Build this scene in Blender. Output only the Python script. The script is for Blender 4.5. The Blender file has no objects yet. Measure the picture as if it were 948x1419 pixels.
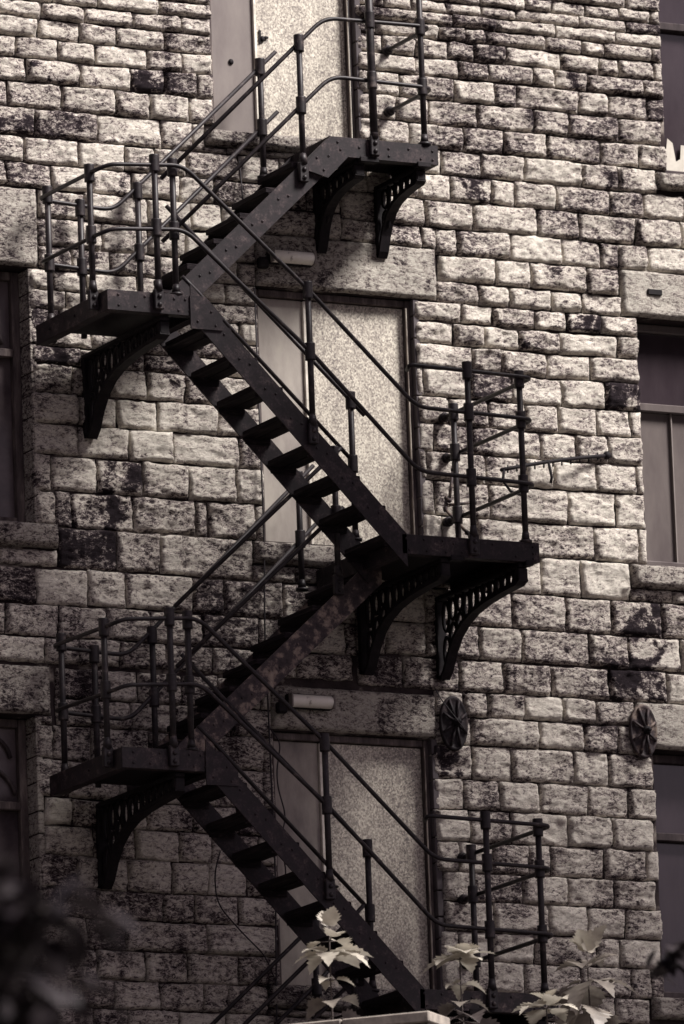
import bpy, math, random
import numpy as np
from mathutils import Vector, Matrix

# ------------------------------------------------------------------ camera
scene = bpy.context.scene
col = scene.collection
CAM = Vector((-25.95258, -49.80722, 1.6))
def camera_axes(yaw, pitch, roll):
    cy, sy, cp, sp = math.cos(yaw), math.sin(yaw), math.cos(pitch), math.sin(pitch)
    F = Vector((sy*cp, cy*cp, sp)); R0 = Vector((cy, -sy, 0)); U0 = R0.cross(F)
    cr, sr = math.cos(roll), math.sin(roll)
    return cr*R0 + sr*U0, -sr*R0 + cr*U0, F
R_, U_, F_ = camera_axes(math.radians(27.5222424), math.radians(11.91257558), math.radians(-2.15896696))
cam_data = bpy.data.cameras.new('camera'); cam = bpy.data.objects.new('camera', cam_data); col.objects.link(cam)
m = Matrix((R_, U_, -F_)).transposed().to_4x4(); m.translation = CAM
cam.matrix_world = m
cam_data.sensor_fit = 'VERTICAL'; cam_data.sensor_height = 36; cam_data.sensor_width = 24
cam_data.lens = 11928.556/1419*36
cam_data.clip_start = 0.5; cam_data.clip_end = 3000
cam_data.dof.use_dof = True; cam_data.dof.focus_distance = 56.5; cam_data.dof.aperture_fstop = 3.0
scene.camera = cam

# ------------------------------------------------------------------ light
SUN_AZ = math.radians(42)      # to the right of the wall's normal
SUN_EL = math.radians(47)
to_sun = Vector((math.sin(SUN_AZ)*math.cos(SUN_EL), -math.cos(SUN_AZ)*math.cos(SUN_EL), math.sin(SUN_EL)))
world = bpy.data.worlds.new('World'); scene.world = world; world.use_nodes = True
wn, wl = world.node_tree.nodes, world.node_tree.links
wn.clear()
sky = wn.new('ShaderNodeTexSky'); sky.sky_type = 'NISHITA'; sky.sun_disc = False
sky.sun_elevation = SUN_EL; sky.sun_rotation = math.atan2(to_sun.x, to_sun.y)
sky.air_density = 1.0; sky.dust_density = 3.0
hs = wn.new('ShaderNodeHueSaturation'); hs.inputs['Saturation'].default_value = 0.12
tint = wn.new('ShaderNodeMix'); tint.data_type = 'RGBA'; tint.blend_type = 'MULTIPLY'; tint.inputs[0].default_value = 1
tint.inputs[7].default_value = (0.86, 0.72, 0.83, 1)
bg = wn.new('ShaderNodeBackground'); bg.inputs['Strength'].default_value = 0.05
wo = wn.new('ShaderNodeOutputWorld')
wl.new(sky.outputs[0], hs.inputs['Color']); wl.new(hs.outputs[0], tint.inputs[6]); wl.new(tint.outputs[2], bg.inputs['Color']); wl.new(bg.outputs[0], wo.inputs[0])
sun_data = bpy.data.lights.new('sun', 'SUN'); sun_data.energy = 5.0; sun_data.angle = math.radians(19); sun_data.color = (1.0, 0.95, 0.91)
sun = bpy.data.objects.new('sun', sun_data); col.objects.link(sun)
sun.rotation_euler = to_sun.to_track_quat('Z', 'Y').to_euler(); sun.location = (20, -30, 50)
scene.view_settings.view_transform = 'Standard'; scene.view_settings.look = 'None'
scene.view_settings.exposure = 0.9; scene.view_settings.gamma = 1.0; scene.view_settings.use_curve_mapping = False

rnd = random.Random(11)
nrng = np.random.default_rng(7)

# ------------------------------------------------------------------ materials
def mat_base(name, rough=0.8, spec=0.3, metallic=0.0):
    m = bpy.data.materials.new(name); m.use_nodes = True
    b = m.node_tree.nodes['Principled BSDF']
    b.inputs['Roughness'].default_value = rough; b.inputs['Specular IOR Level'].default_value = spec; b.inputs['Metallic'].default_value = metallic
    return m, m.node_tree.nodes, m.node_tree.links, b
def n_coord(nodes, links, scale=(1,1,1)):
    t = nodes.new('ShaderNodeTexCoord'); mp = nodes.new('ShaderNodeMapping'); mp.inputs['Scale'].default_value = scale
    links.new(t.outputs['Object'], mp.inputs['Vector']); return mp.outputs[0]
def n_noise(nodes, links, vec, scale, detail=4, rough=0.55, dist=0.0):
    n = nodes.new('ShaderNodeTexNoise'); n.inputs['Scale'].default_value = scale; n.inputs['Detail'].default_value = detail
    n.inputs['Roughness'].default_value = rough; n.inputs['Distortion'].default_value = dist
    links.new(vec, n.inputs['Vector']); return n.outputs['Fac']
def n_math(nodes, links, op, a, b=None, c=None, clamp=False):
    n = nodes.new('ShaderNodeMath'); n.operation = op; n.use_clamp = clamp
    for i, v in enumerate((a, b, c)):
        if v is None: continue
        if isinstance(v, (int, float)): n.inputs[i].default_value = v
        else: links.new(v, n.inputs[i])
    return n.outputs[0]
def n_ramp(nodes, links, fac, stops):
    r = nodes.new('ShaderNodeValToRGB'); e = r.color_ramp.elements
    e[0].position, e[0].color = stops[0][0], (*stops[0][1], 1); e[1].position, e[1].color = stops[-1][0], (*stops[-1][1], 1)
    for p_, c_ in stops[1:-1]: x = e.new(p_); x.color = (*c_, 1)
    links.new(fac, r.inputs[0]); return r.outputs[0]
def n_bump(nodes, links, b, h, strength, dist):
    n = nodes.new('ShaderNodeBump'); n.inputs['Strength'].default_value = strength; n.inputs['Distance'].default_value = dist
    links.new(h, n.inputs['Height']); links.new(n.outputs[0], b.inputs['Normal'])
def n_attr(nodes, name):
    a = nodes.new('ShaderNodeAttribute'); a.attribute_name = name; return a.outputs['Fac']
def n_smooth(nodes, links, v, lo, hi):
    n = nodes.new('ShaderNodeMapRange'); n.interpolation_type = 'SMOOTHSTEP'
    n.inputs['From Min'].default_value = lo; n.inputs['From Max'].default_value = hi
    links.new(v, n.inputs['Value']); return n.outputs[0]

DARK = (0.016, 0.011, 0.014)
def stone_material(name, light=1.0, soot=1.0, streak=False):
    m, N, L, b = mat_base(name, 0.92, 0.15)
    v = n_coord(N, L); vb = n_coord(N, L, (1.0, 1.0, 1.9))
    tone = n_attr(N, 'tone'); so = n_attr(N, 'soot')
    fine = n_noise(N, L, vb, 30, 7, 0.78, 0.7); mid = n_noise(N, L, vb, 8, 5, 0.65, 0.8); grain = n_noise(N, L, v, 160, 3, 0.7)
    a = n_math(N, L, 'MULTIPLY_ADD', fine, 2.35, n_math(N, L, 'MULTIPLY_ADD', mid, 0.85, n_math(N, L, 'MULTIPLY_ADD', grain, 0.5, -1.175)))
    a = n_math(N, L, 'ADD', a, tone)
    cloud = n_noise(N, L, n_coord(N, L, (1.15, 1.15, 0.8)), 1.25, 7, 0.62, 0.5)      # soot clouds running over the joints
    a = n_math(N, L, 'SUBTRACT', a, n_math(N, L, 'MULTIPLY', n_smooth(N, L, cloud, 0.40, 0.68), 0.24))
    run = n_noise(N, L, n_coord(N, L, (1, 1, 0.11)), 5.5, 5, 0.6, 0.3)      # runs of dirt down the wall
    a = n_math(N, L, 'SUBTRACT', a, n_math(N, L, 'MULTIPLY', n_smooth(N, L, run, 0.52, 0.70), 0.16))
    a = n_math(N, L, 'ADD', a, 0.05)
    # soot crust in irregular patches
    sp = n_noise(N, L, v, 5.0, 6, 0.68, 0.4)
    if streak:
        vs = n_coord(N, L, (1, 1, 0.16)); sp = n_math(N, L, 'MULTIPLY_ADD', n_noise(N, L, vs, 7, 5, 0.6), 0.6, n_math(N, L, 'MULTIPLY', sp, 0.4))
    big = n_noise(N, L, v, 0.8, 3, 0.5)
    s = n_math(N, L, 'ADD', n_math(N, L, 'MULTIPLY_ADD', big, 0.30, sp), n_math(N, L, 'MULTIPLY', so, 0.34 * soot))
    s = n_smooth(N, L, s, 0.80, 0.99)
    a = n_math(N, L, 'SUBTRACT', a, n_math(N, L, 'MULTIPLY', s, 0.62))
    c = n_ramp(N, L, a, [(0.20, DARK), (0.36, (0.048*light, 0.036*light, 0.040*light)), (0.50, (0.20*light, 0.166*light, 0.162*light)), (0.64, (0.50*light, 0.45*light, 0.40*light)), (0.92, (0.75*light, 0.705*light, 0.62*light))])
    L.new(c, b.inputs['Base Color'])
    h = n_math(N, L, 'MULTIPLY_ADD', fine, 1.0, n_math(N, L, 'MULTIPLY', grain, 0.45))
    n_bump(N, L, b, h, 1.0, 0.02)
    return m
M_STONE = stone_material('rock faced sandstone')
M_DRESSED = stone_material('dressed sandstone', 0.72, 0.8, True)
def noise_material(name, stops, scale=20, rough=0.7, spec=0.3, metallic=0.0, stretch=(1,1,1), bump=0.3, bdist=0.003, detail=5):
    m, N, L, b = mat_base(name, rough, spec, metallic)
    v = n_coord(N, L, stretch); f = n_noise(N, L, v, scale, detail, 0.65)
    L.new(n_ramp(N, L, f, stops), b.inputs['Base Color'])
    if bump: n_bump(N, L, b, f, bump, bdist)
    return m
M_MORTAR = noise_material('lime mortar', [(0.34, (0.012,0.0085,0.0105)), (0.54, (0.045,0.035,0.035)), (0.66, (0.36,0.32,0.28))], 2.6, 0.95, 0.1, bump=0.6, bdist=0.01, detail=8)
def iron_material():
    m, N, L, b = mat_base('weathered black iron paint', 0.6, 0.25)
    v = n_coord(N, L); f = n_noise(N, L, v, 14, 7, 0.68); g = n_noise(N, L, v, 70, 3, 0.6)
    a = n_math(N, L, 'MULTIPLY_ADD', f, 0.75, n_math(N, L, 'MULTIPLY', g, 0.28))
    L.new(n_ramp(N, L, a, [(0.36, (0.005,0.0035,0.0047)), (0.53, (0.016,0.0112,0.0138)), (0.62, (0.045,0.033,0.035)), (0.70, (0.11,0.085,0.08)), (0.80, (0.25,0.21,0.18))]), b.inputs['Base Color'])
    r = n_math(N, L, 'MULTIPLY_ADD', f, 0.5, 0.38); L.new(r, b.inputs['Roughness'])
    n_bump(N, L, b, a, 0.45, 0.004)
    return m
M_IRON = iron_material()
M_PIPE = noise_material('worn iron pipe', [(0.35,(0.007,0.005,0.0065)), (0.58,(0.020,0.015,0.017)), (0.74,(0.09,0.07,0.065))], 16, 0.5, 0.3, bump=0.25)
M_CAST = noise_material('sooty cast iron', [(0.35,(0.004,0.003,0.004)), (0.6,(0.010,0.007,0.009)), (0.78,(0.028,0.021,0.022))], 22, 0.7, 0.2)
M_RUST = noise_material('flaking iron', [(0.36,(0.014,0.010,0.012)), (0.52,(0.045,0.032,0.034)), (0.60,(0.17,0.13,0.11)), (0.75,(0.30,0.25,0.20))], 13, 0.65, 0.3, bump=0.6)
M_TREAD = noise_material('weathered plank', [(0.32,(0.005,0.0035,0.005)), (0.55,(0.014,0.010,0.012)), (0.75,(0.05,0.039,0.039))], 30, 0.85, 0.15, stretch=(0.7,0.12,3), bump=0.7, bdist=0.008)
def galv_material(name, gain):
    m, N, L, b = mat_base(name, 0.55, 0.4)
    v = n_coord(N, L, (1,1,0.85)); vo = N.new('ShaderNodeTexVoronoi'); vo.inputs['Scale'].default_value = 105; L.new(v, vo.inputs['Vector'])
    sep = N.new('ShaderNodeSeparateColor'); L.new(vo.outputs['Color'], sep.inputs[0])
    f = n_noise(N, L, v, 60, 4, 0.7); big = n_noise(N, L, n_coord(N, L, (1,1,0.22)), 3.6, 6, 0.65)
    a = n_math(N, L, 'MULTIPLY_ADD', sep.outputs[0], 0.36, n_math(N, L, 'MULTIPLY_ADD', f, 0.62, n_math(N, L, 'MULTIPLY_ADD', big, 0.6, -0.34)))
    g = gain
    L.new(n_ramp(N, L, a, [(0.18,(0.13*g,0.112*g,0.104*g)), (0.42,(0.33*g,0.295*g,0.25*g)), (0.62,(0.56*g,0.52*g,0.435*g)), (0.82,(0.72*g,0.68*g,0.58*g))]), b.inputs['Base Color'])
    n_bump(N, L, b, a, 0.12, 0.002)
    return m
M_GALV = galv_material('spangled galvanised sheet', 1.04)
M_BOARD = noise_material('grey painted door board', [(0.30,(0.22,0.19,0.175)), (0.52,(0.36,0.325,0.285)), (0.72,(0.46,0.425,0.365))], 3.4, 0.6, 0.35, stretch=(1,1,0.35), bump=0.1, detail=7)
M_BOARDD = noise_material('dull grey door board', [(0.30,(0.13,0.108,0.104)), (0.52,(0.185,0.16,0.148)), (0.72,(0.24,0.21,0.19))], 3.0, 0.6, 0.3, stretch=(1,1,0.35), bump=0.1, detail=7)
M_BOARDM = noise_material('stained door board', [(0.30,(0.15,0.128,0.12)), (0.52,(0.26,0.23,0.205)), (0.72,(0.36,0.325,0.28))], 5.0, 0.65, 0.3, stretch=(1,1,0.5), bump=0.1, detail=8)
M_EDGE = noise_material('pale metal edge', [(0.3,(0.45,0.41,0.35)), (0.6,(0.75,0.71,0.62))], 12, 0.5)
M_TIMBER = noise_material('peeling painted timber', [(0.36, (0.05,0.038,0.038)), (0.48, (0.20,0.165,0.15)), (0.60, (0.58,0.53,0.45))], 16, 0.8, 0.25, stretch=(1,1,0.18), bump=0.4)
M_MTIMBER = noise_material('brown weathered timber', [(0.36,(0.04,0.03,0.031)), (0.55,(0.10,0.08,0.076)), (0.7,(0.22,0.185,0.165))], 15, 0.8, 0.25, stretch=(1,1,0.2), bump=0.35)
M_DTIMBER = noise_material('dark timber', [(0.36,(0.022,0.016,0.018)), (0.6,(0.06,0.046,0.047)), (0.78,(0.14,0.115,0.10))], 14, 0.8, 0.25, stretch=(1,1,0.25), bump=0.3)
def glass_material():
    m, N, L, b = mat_base('dark glass with reflected grey', 0.12, 0.22)
    v = n_coord(N, L); f = n_noise(N, L, v, 2.2, 5, 0.6)
    L.new(n_ramp(N, L, f, [(0.3,(0.03,0.023,0.027)), (0.7,(0.13,0.106,0.108))]), b.inputs['Base Color'])  # base colour raised to carry the pale reflection
    L.new(n_math(N, L, 'MULTIPLY_ADD', f, 0.25, 0.05), b.inputs['Roughness'])
    return m
M_GLASS = glass_material()
M_PANEL = noise_material('mauve grey window panel', [(0.3,(0.022,0.016,0.020)), (0.7,(0.044,0.034,0.039))], 2.5, 0.12, 0.5, stretch=(1,1,0.3), bump=0)
M_PANELL = noise_material('pale grey window panel', [(0.3,(0.075,0.062,0.063)), (0.7,(0.15,0.13,0.122))], 3, 0.15, 0.5, stretch=(1,1,0.3), bump=0)
M_WHITE = noise_material('grimy white plastic', [(0.30, (0.16,0.13,0.12)), (0.38, (0.78,0.74,0.66)), (0.8, (0.90,0.87,0.80))], 9, 0.4, 0.4, bump=0.1)
M_PAPER = noise_material('torn pale paper', [(0.3,(0.40,0.37,0.32)), (0.7,(0.60,0.57,0.50))], 6, 0.9)
M_CABLE = noise_material('black cable', [(0.3,(0.010,0.008,0.010)), (0.7,(0.03,0.023,0.026))], 20, 0.6)
M_EARTH = noise_material('dark ground', [(0.3,(0.025,0.021,0.02)), (0.7,(0.075,0.063,0.058))], 1.6, 0.95, bump=0.6, bdist=0.05, detail=9)
M_SLATE = noise_material('slate', [(0.3,(0.05,0.042,0.046)), (0.7,(0.11,0.095,0.098))], 3, 0.8)
M_COPING = noise_material('pale coping stone', [(0.3,(0.17,0.15,0.135)), (0.7,(0.36,0.32,0.275))], 14, 0.85)
def leaf_material(name, c0, c1, trans=0.25):
    m, N, L, b = mat_base(name, 0.45, 0.4)
    v = n_coord(N, L); f = n_noise(N, L, v, 9, 4, 0.6)
    c = n_ramp(N, L, f, [(0.3, c0), (0.7, c1)]); L.new(c, b.inputs['Base Color'])
    tr = N.new('ShaderNodeBsdfTranslucent'); L.new(c, tr.inputs['Color'])
    mx = N.new('ShaderNodeMixShader'); mx.inputs[0].default_value = trans
    out = N['Material Output']; L.new(b.outputs[0], mx.inputs[1]); L.new(tr.outputs[0], mx.inputs[2]); L.new(mx.outputs[0], out.inputs[0])
    return m
M_LEAF = leaf_material('pale young leaf', (0.36,0.33,0.275), (0.58,0.54,0.46))
M_LEAFMID = leaf_material('mid toned leaf', (0.13,0.112,0.10), (0.27,0.24,0.205))
M_LEAFD = leaf_material('dark leaf', (0.035,0.028,0.03), (0.085,0.07,0.066))
M_LEAFBLACK = leaf_material('blackish evergreen leaf', (0.010,0.007,0.009), (0.032,0.025,0.027), 0.12)
M_BARK = noise_material('bark', [(0.3,(0.03,0.023,0.023)), (0.7,(0.10,0.083,0.075))], 12, 0.9, stretch=(1,1,0.3))

# ------------------------------------------------------------------ mesh helpers
class MB:
    def __init__(self): self.v = []; self.f = []; self.sm = []
    def add(self, verts, faces, smooth=False):
        o = len(self.v); self.v.extend([tuple(x) for x in verts])
        for f in faces: self.f.append([i+o for i in f]); self.sm.append(smooth)
    def box(self, x0, x1, y0, y1, z0, z1, bev=0.0, mtx=None):
        if bev <= 0 or bev*2.2 > min(x1-x0, y1-y0, z1-z0):
            vs = [Vector((x, y, z)) for x in (x0, x1) for y in (y0, y1) for z in (z0, z1)]
            fs = [(0,1,3,2),(4,6,7,5),(0,4,5,1),(2,3,7,6),(0,2,6,4),(1,5,7,3)]
        else:
            vs = []; idx = {}
            for ix, x in enumerate((x0, x1)):
                for iy, y in enumerate((y0, y1)):
                    for iz, z in enumerate((z0, z1)):
                        sx, sy, sz = (1, -1)[ix], (1, -1)[iy], (1, -1)[iz]
                        for ax in range(3):
                            p_ = [x + sx*bev, y + sy*bev, z + sz*bev]; p_[ax] = (x, y, z)[ax]
                            idx[(ix,iy,iz,ax)] = len(vs); vs.append(Vector(p_))
            fs = []
            I = idx
            for s in (0,1):
                q = [I[(s,0,0,0)], I[(s,0,1,0)], I[(s,1,1,0)], I[(s,1,0,0)]]; fs.append(q if s == 0 else q[::-1])
                q = [I[(0,s,0,1)], I[(1,s,0,1)], I[(1,s,1,1)], I[(0,s,1,1)]]; fs.append(q if s == 0 else q[::-1])
                q = [I[(0,0,s,2)], I[(0,1,s,2)], I[(1,1,s,2)], I[(1,0,s,2)]]; fs.append(q if s == 0 else q[::-1])
            for a in (0,1):
                for c in (0,1):
                    fs.append([I[(a,c,0,0)], I[(a,c,1,0)], I[(a,c,1,1)], I[(a,c,0,1)]])
                    fs.append([I[(a,0,c,0)], I[(a,1,c,0)], I[(a,1,c,2)], I[(a,0,c,2)]])
                    fs.append([I[(0,a,c,1)], I[(1,a,c,1)], I[(1,a,c,2)], I[(0,a,c,2)]])
                    for d in (0,1): fs.append([I[(a,c,d,0)], I[(a,c,d,1)], I[(a,c,d,2)]])
        if mtx is not None: vs = [mtx @ v for v in vs]
        self.add(vs, fs); return self
    def prism(self, pts, axis, a, b):
        """extrude a 2D outline; axis 'y': pts are (x,z), axis 'x': pts are (y,z)"""
        n = len(pts)
        if axis == 'y': vs = [(u, a, w) for u, w in pts] + [(u, b, w) for u, w in pts]
        elif axis == 'x': vs = [(a, u, w) for u, w in pts] + [(b, u, w) for u, w in pts]
        else: vs = [(u, w, a) for u, w in pts] + [(u, w, b) for u, w in pts]
        fs = [list(range(n))[::-1], list(range(n, 2*n))] + [[i, (i+1) % n, n+(i+1) % n, n+i] for i in range(n)]
        self.add(vs, fs); return self
    def tube(self, pts, r, n=8, cap=True, r1=None):
        pts = [Vector(q) for q in pts]; k = len(pts)
        t0 = (pts[1]-pts[0]).normalized(); up = Vector((0,0,1)) if abs(t0.z) < 0.9 else Vector((1,0,0))
        nrm = t0.cross(up).normalized(); vs = []
        for i in range(k):
            t = (pts[min(i+1,k-1)] - pts[max(i-1,0)]).normalized()
            nrm = (nrm - t*nrm.dot(t)).normalized(); bn = t.cross(nrm)
            rr = r if r1 is None else r + (r1-r)*i/(k-1)
            for j in range(n):
                a = 2*math.pi*j/n; vs.append(pts[i] + nrm*math.cos(a)*rr + bn*math.sin(a)*rr)
        fs = [[i*n+j, i*n+(j+1) % n, (i+1)*n+(j+1) % n, (i+1)*n+j] for i in range(k-1) for j in range(n)]
        if cap: fs += [list(range(n))[::-1], list(range((k-1)*n, k*n))]
        self.add(vs, fs, True); return self
    def sphere(self, c, r, nu=8, nv=5, squash=(1,1,1)):
        vs = []; 
        for i in range(nv+1):
            th = math.pi*i/nv
            for j in range(nu):
                ph = 2*math.pi*j/nu
                vs.append((c[0]+r*squash[0]*math.sin(th)*math.cos(ph), c[1]+r*squash[1]*math.sin(th)*math.sin(ph), c[2]+r*squash[2]*math.cos(th)))
        fs = [[i*nu+j, (i+1)*nu+j, (i+1)*nu+(j+1) % nu, i*nu+(j+1) % nu] for i in range(nv) for j in range(nu)]
        self.add(vs, fs, True); return self
    def build(self, name, mat, parent=None):
        me = bpy.data.meshes.new(name); me.from_pydata(self.v, [], self.f); me.validate()
        if len(me.polygons) == len(self.sm): me.polygons.foreach_set('use_smooth', self.sm)
        me.materials.append(mat); me.update()
        o = bpy.data.objects.new(name, me); col.objects.link(o)
        if parent is not None: o.parent = parent
        return o
def path(pts, rad=0.06, k=6):
    """polyline with rounded corners"""
    P = [Vector(q) for q in pts]; out = [P[0]]
    for i in range(1, len(P)-1):
        a, b, c = P[i-1], P[i], P[i+1]
        r = min(rad, (a-b).length*0.45, (c-b).length*0.45)
        s, e = b + (a-b).normalized()*r, b + (c-b).normalized()*r
        for j in range(k+1):
            t = j/k; out.append(s*(1-t)**2 + b*2*t*(1-t) + e*t*t)
    out.append(P[-1]); return out
def thing(name, label, cat, loc=(0,0,0), group=None):
    o = bpy.data.objects.new(name, None); col.objects.link(o); o.location = loc; o.empty_display_size = 0.3
    o['label'] = label; o['category'] = cat
    if group: o['group'] = group
    return o
def tag(o, label, cat, group=None):
    o['label'] = label; o['category'] = cat
    if group: o['group'] = group
    return o

# ------------------------------------------------------------------ noise for stone relief
_perm = nrng.permutation(4096).astype(np.int64); _val = nrng.random(4096)*2-1
def vnoise(x, y, z):
    xi, yi, zi = np.floor(x).astype(np.int64), np.floor(y).astype(np.int64), np.floor(z).astype(np.int64)
    fx, fy, fz = x-xi, y-yi, z-zi
    ux, uy, uz = fx*fx*(3-2*fx), fy*fy*(3-2*fy), fz*fz*(3-2*fz)
    def h(a, b, c): return _val[_perm[(_perm[(_perm[a & 4095] + b) & 4095] + c) & 4095]]
    r = 0
    for dx in (0,1):
        wx = ux if dx else 1-ux
        for dy in (0,1):
            wy = uy if dy else 1-uy
            for dz in (0,1): r = r + wx*wy*(uz if dz else 1-uz)*h(xi+dx, yi+dy, zi+dz)
    return r
def fbm(x, y, z, o=4, g=0.55):
    a, s, t = 1.0, 0, 0
    for i in range(o):
        s = s + a*vnoise(x*2**i, y*2**i+17*i, z*2**i); t += a; a *= g
    return s/t

class StoneSheet:
    """all the stones of one mesh: each a rough pillow with its own relief"""
    def __init__(self): self.V = []; self.Fq = []; self.T = []; self.S = []; self.n = 0
    def stone(self, x0, x1, z0, z1, y=0.0, depth=0.03, step=0.0125, amp=0.013, edge=0.016, tone=0.0, soot=0.0, wob=0.009, tilt=0.0, warp=1.0, tilt2=0.0):
        nx = max(4, int((x1-x0)/step)); nz = max(4, int((z1-z0)/step))
        u = np.linspace(0, 1, nx+1); w = np.linspace(0, 1, nz+1)
        # denser rows at the edges
        u = 0.5-0.5*np.cos(np.pi*u)*(0.35+0.65*np.abs(np.cos(np.pi*u))**0.0) if False else u
        U, Wd = np.meshgrid(u, w)
        X = x0 + (x1-x0)*U; Z = z0 + (z1-z0)*Wd
        sid = self.n % 977 + nrng.random()*50
        ex = np.minimum(X-x0, x1-X); ez = np.minimum(Z-z0, z1-Z)
        cq = nrng.uniform(0.012, 0.055, 4); cr = np.where(U < 0.5, np.where(Wd < 0.5, cq[0], cq[1]), np.where(Wd < 0.5, cq[2], cq[3]))
        qx = np.maximum(cr-ex, 0); qz = np.maximum(cr-ez, 0)
        d = np.where((ex < cr) & (ez < cr), cr-np.hypot(qx, qz), np.minimum(ex, ez))
        d = np.maximum(d, 0)
        prof = 1-np.exp(-d/edge)
        rel = 1.25*fbm(X*8+sid, X*0+sid*3.1, Z*17, 4, 0.66) + 0.9*np.abs(fbm(X*13, X*0+sid, Z*26, 3)) 
        bulge = fbm(X*3.2, X*0+sid*1.7, Z*4.5, 2)*1.1
        H = depth*prof + (amp*rel + amp*0.9*bulge)*np.clip(prof*1.15, 0, 1) + tilt*(Wd-0.5) + tilt2*(U-0.5)
        Y = y + 0.014 - np.maximum(H, 0.0)
        # wander of the outline
        Z = Z + (U-0.5)*nrng.normal(0, 0.0035) + 0.013*warp*vnoise(X*1.3, X*0+5.5, Z*0.7); X = X + (Wd-0.5)*nrng.normal(0, 0.005)*warp
        wx = fbm(X*11, X*0+sid, Z*13, 3, 0.7)*wob*1.3; wz = fbm(X*9, X*0+sid+40, Z*9, 3, 0.7)*wob*1.5
        X = X + wx; Z = Z + wz
        P = np.stack([X, Y, Z], -1).reshape(-1, 3)
        a = np.arange((nz+1)*(nx+1)).reshape(nz+1, nx+1)
        q = np.stack([a[:-1,:-1], a[:-1,1:], a[1:,1:], a[1:,:-1]], -1).reshape(-1, 4)
        # skirt back into the mortar
        ring = np.concatenate([a[0,:-1], a[:-1,-1], a[-1,:0:-1], a[:0:-1,0]])
        Rb = P[ring].copy(); Rb[:,1] = y + 0.06
        o = len(P); ri = np.arange(len(ring)); rj = np.roll(ri, -1)
        qs = np.stack([ring[ri], o+ri, o+rj, ring[rj]], -1)
        base = sum(len(v) for v in self.V) if not hasattr(self, 'tot') else self.tot
        P = np.concatenate([P, Rb]); self.V.append(P); self.Fq.append(np.concatenate([q, qs]) + base); self.tot = base + len(P)
        self.T.append(np.full(len(P), tone)); self.S.append(np.full(len(P), soot)); self.n += 1
    def build(self, name, mat, parent=None):
        V = np.concatenate(self.V).astype(np.float32); F = np.concatenate(self.Fq).astype(np.int32)
        me = bpy.data.meshes.new(name); me.vertices.add(len(V)); me.vertices.foreach_set('co', V.ravel())
        me.loops.add(F.size); me.loops.foreach_set('vertex_index', F.ravel())
        me.polygons.add(len(F)); me.polygons.foreach_set('loop_start', np.arange(0, F.size, 4, dtype=np.int32)); me.polygons.foreach_set('loop_total', np.full(len(F), 4, dtype=np.int32))
        me.polygons.foreach_set('use_smooth', np.ones(len(F), dtype=bool))
        me.update(calc_edges=True); me.validate()
        for nm, arr in (('tone', self.T), ('soot', self.S)):
            at = me.attributes.new(nm, 'FLOAT', 'POINT'); at.data.foreach_set('value', np.concatenate(arr).astype(np.float32))
        me.materials.append(mat)
        o = bpy.data.objects.new(name, me); col.objects.link(o)
        if parent is not None: o.parent = parent
        return o

# ------------------------------------------------------------------ ground
def ground():
    prof = [(60, 8.46), (-6.2, 8.46), (-9, 7.6), (-20, 2.2), (-27, 0.1), (-40, 0.0), (-400, -2.0)]
    xs = [-400, -60, -30, -20, -10, 0, 10, 20, 30, 60, 400]
    vs, fs = [], []
    ys = []
    for (ya, za), (yb, zb) in zip(prof[:-1], prof[1:]):
        k = 6 if abs(yb-ya) < 30 else 2
        for i in range(k): t = i/k; ys.append((ya+(yb-ya)*t, za+(zb-za)*t))
    ys = [(400, 8.46)] + ys + [prof[-1]]
    for y, z in ys:
        for x in xs:
            vs.append((x, y, z + (0.12*math.sin(x*1.3+y) if -26 < y < -9 else 0)))
    n = len(xs)
    for i in range(len(ys)-1):
        for j in range(n-1): fs.append([i*n+j, (i+1)*n+j, (i+1)*n+j+1, i*n+j+1])
    b = MB(); b.add(vs, fs, True); o = b.build('ground', M_EARTH); o['kind'] = 'structure'
ground()

# ------------------------------------------------------------------ the mill
mill = thing('mill_building', 'tall old mill of soot stained rock faced sandstone with boarded doorways and dark windows', 'building', (0,0,8.46))
mill_off = Vector((0,0,8.46))
def under(o, parent):
    o.parent = parent
    w = Vector((0,0,0)); q = parent
    while q is not None: w += Vector(q.location); q = q.parent
    if o.parent is not None: o.location = Vector(o.location) - w
    return o

DOORS = [(-0.845, 0.245, 16.008, 17.75), (-0.572, 0.603, 13.222, 14.957), (-0.572, 0.612, 10.242, 11.945)]
WINS_R = [(2.622, 3.75, 16.0, 17.7), (2.33, 3.45, 13.235, 14.957), (2.31, 3.45, 10.268, 11.957)]
WINS_L = [(-3.75, -2.62, 16.0, 17.7), (-3.38, -2.257, 13.235, 14.957), (-3.42, -2.30, 10.26, 11.952)]
OPEN = DOORS + WINS_R + WINS_L
LINT = [(-0.9, 0.3, 17.76, 18.1), (-0.575, 0.785, 14.962, 15.318), (-0.575, 0.648, 11.952, 12.243),
        (2.5, 3.9, 17.71, 18.05), (2.215, 3.62, 14.963, 15.285), (2.178, 3.62, 11.963, 12.277),
        (-3.9, -2.5, 17.71, 18.05), (-3.55, -2.183, 14.963, 15.492), (-3.55, -2.19, 11.958, 12.275)]
SILL = [(-0.92, 0.31, 15.895, 16.006), (-0.668, 0.66, 13.06, 13.205), (-0.668, 0.66, 10.085, 10.238),
        (2.528, 3.9, 15.872, 15.988), (2.19, 3.6, 13.062, 13.222), (2.21, 3.6, 10.11, 10.258),
        (-3.9, -2.48, 15.872, 15.988), (-3.55, -2.116, 13.068, 13.228), (-3.55, -2.15, 10.09, 10.25)]
OBST = OPEN + LINT + SILL

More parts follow.
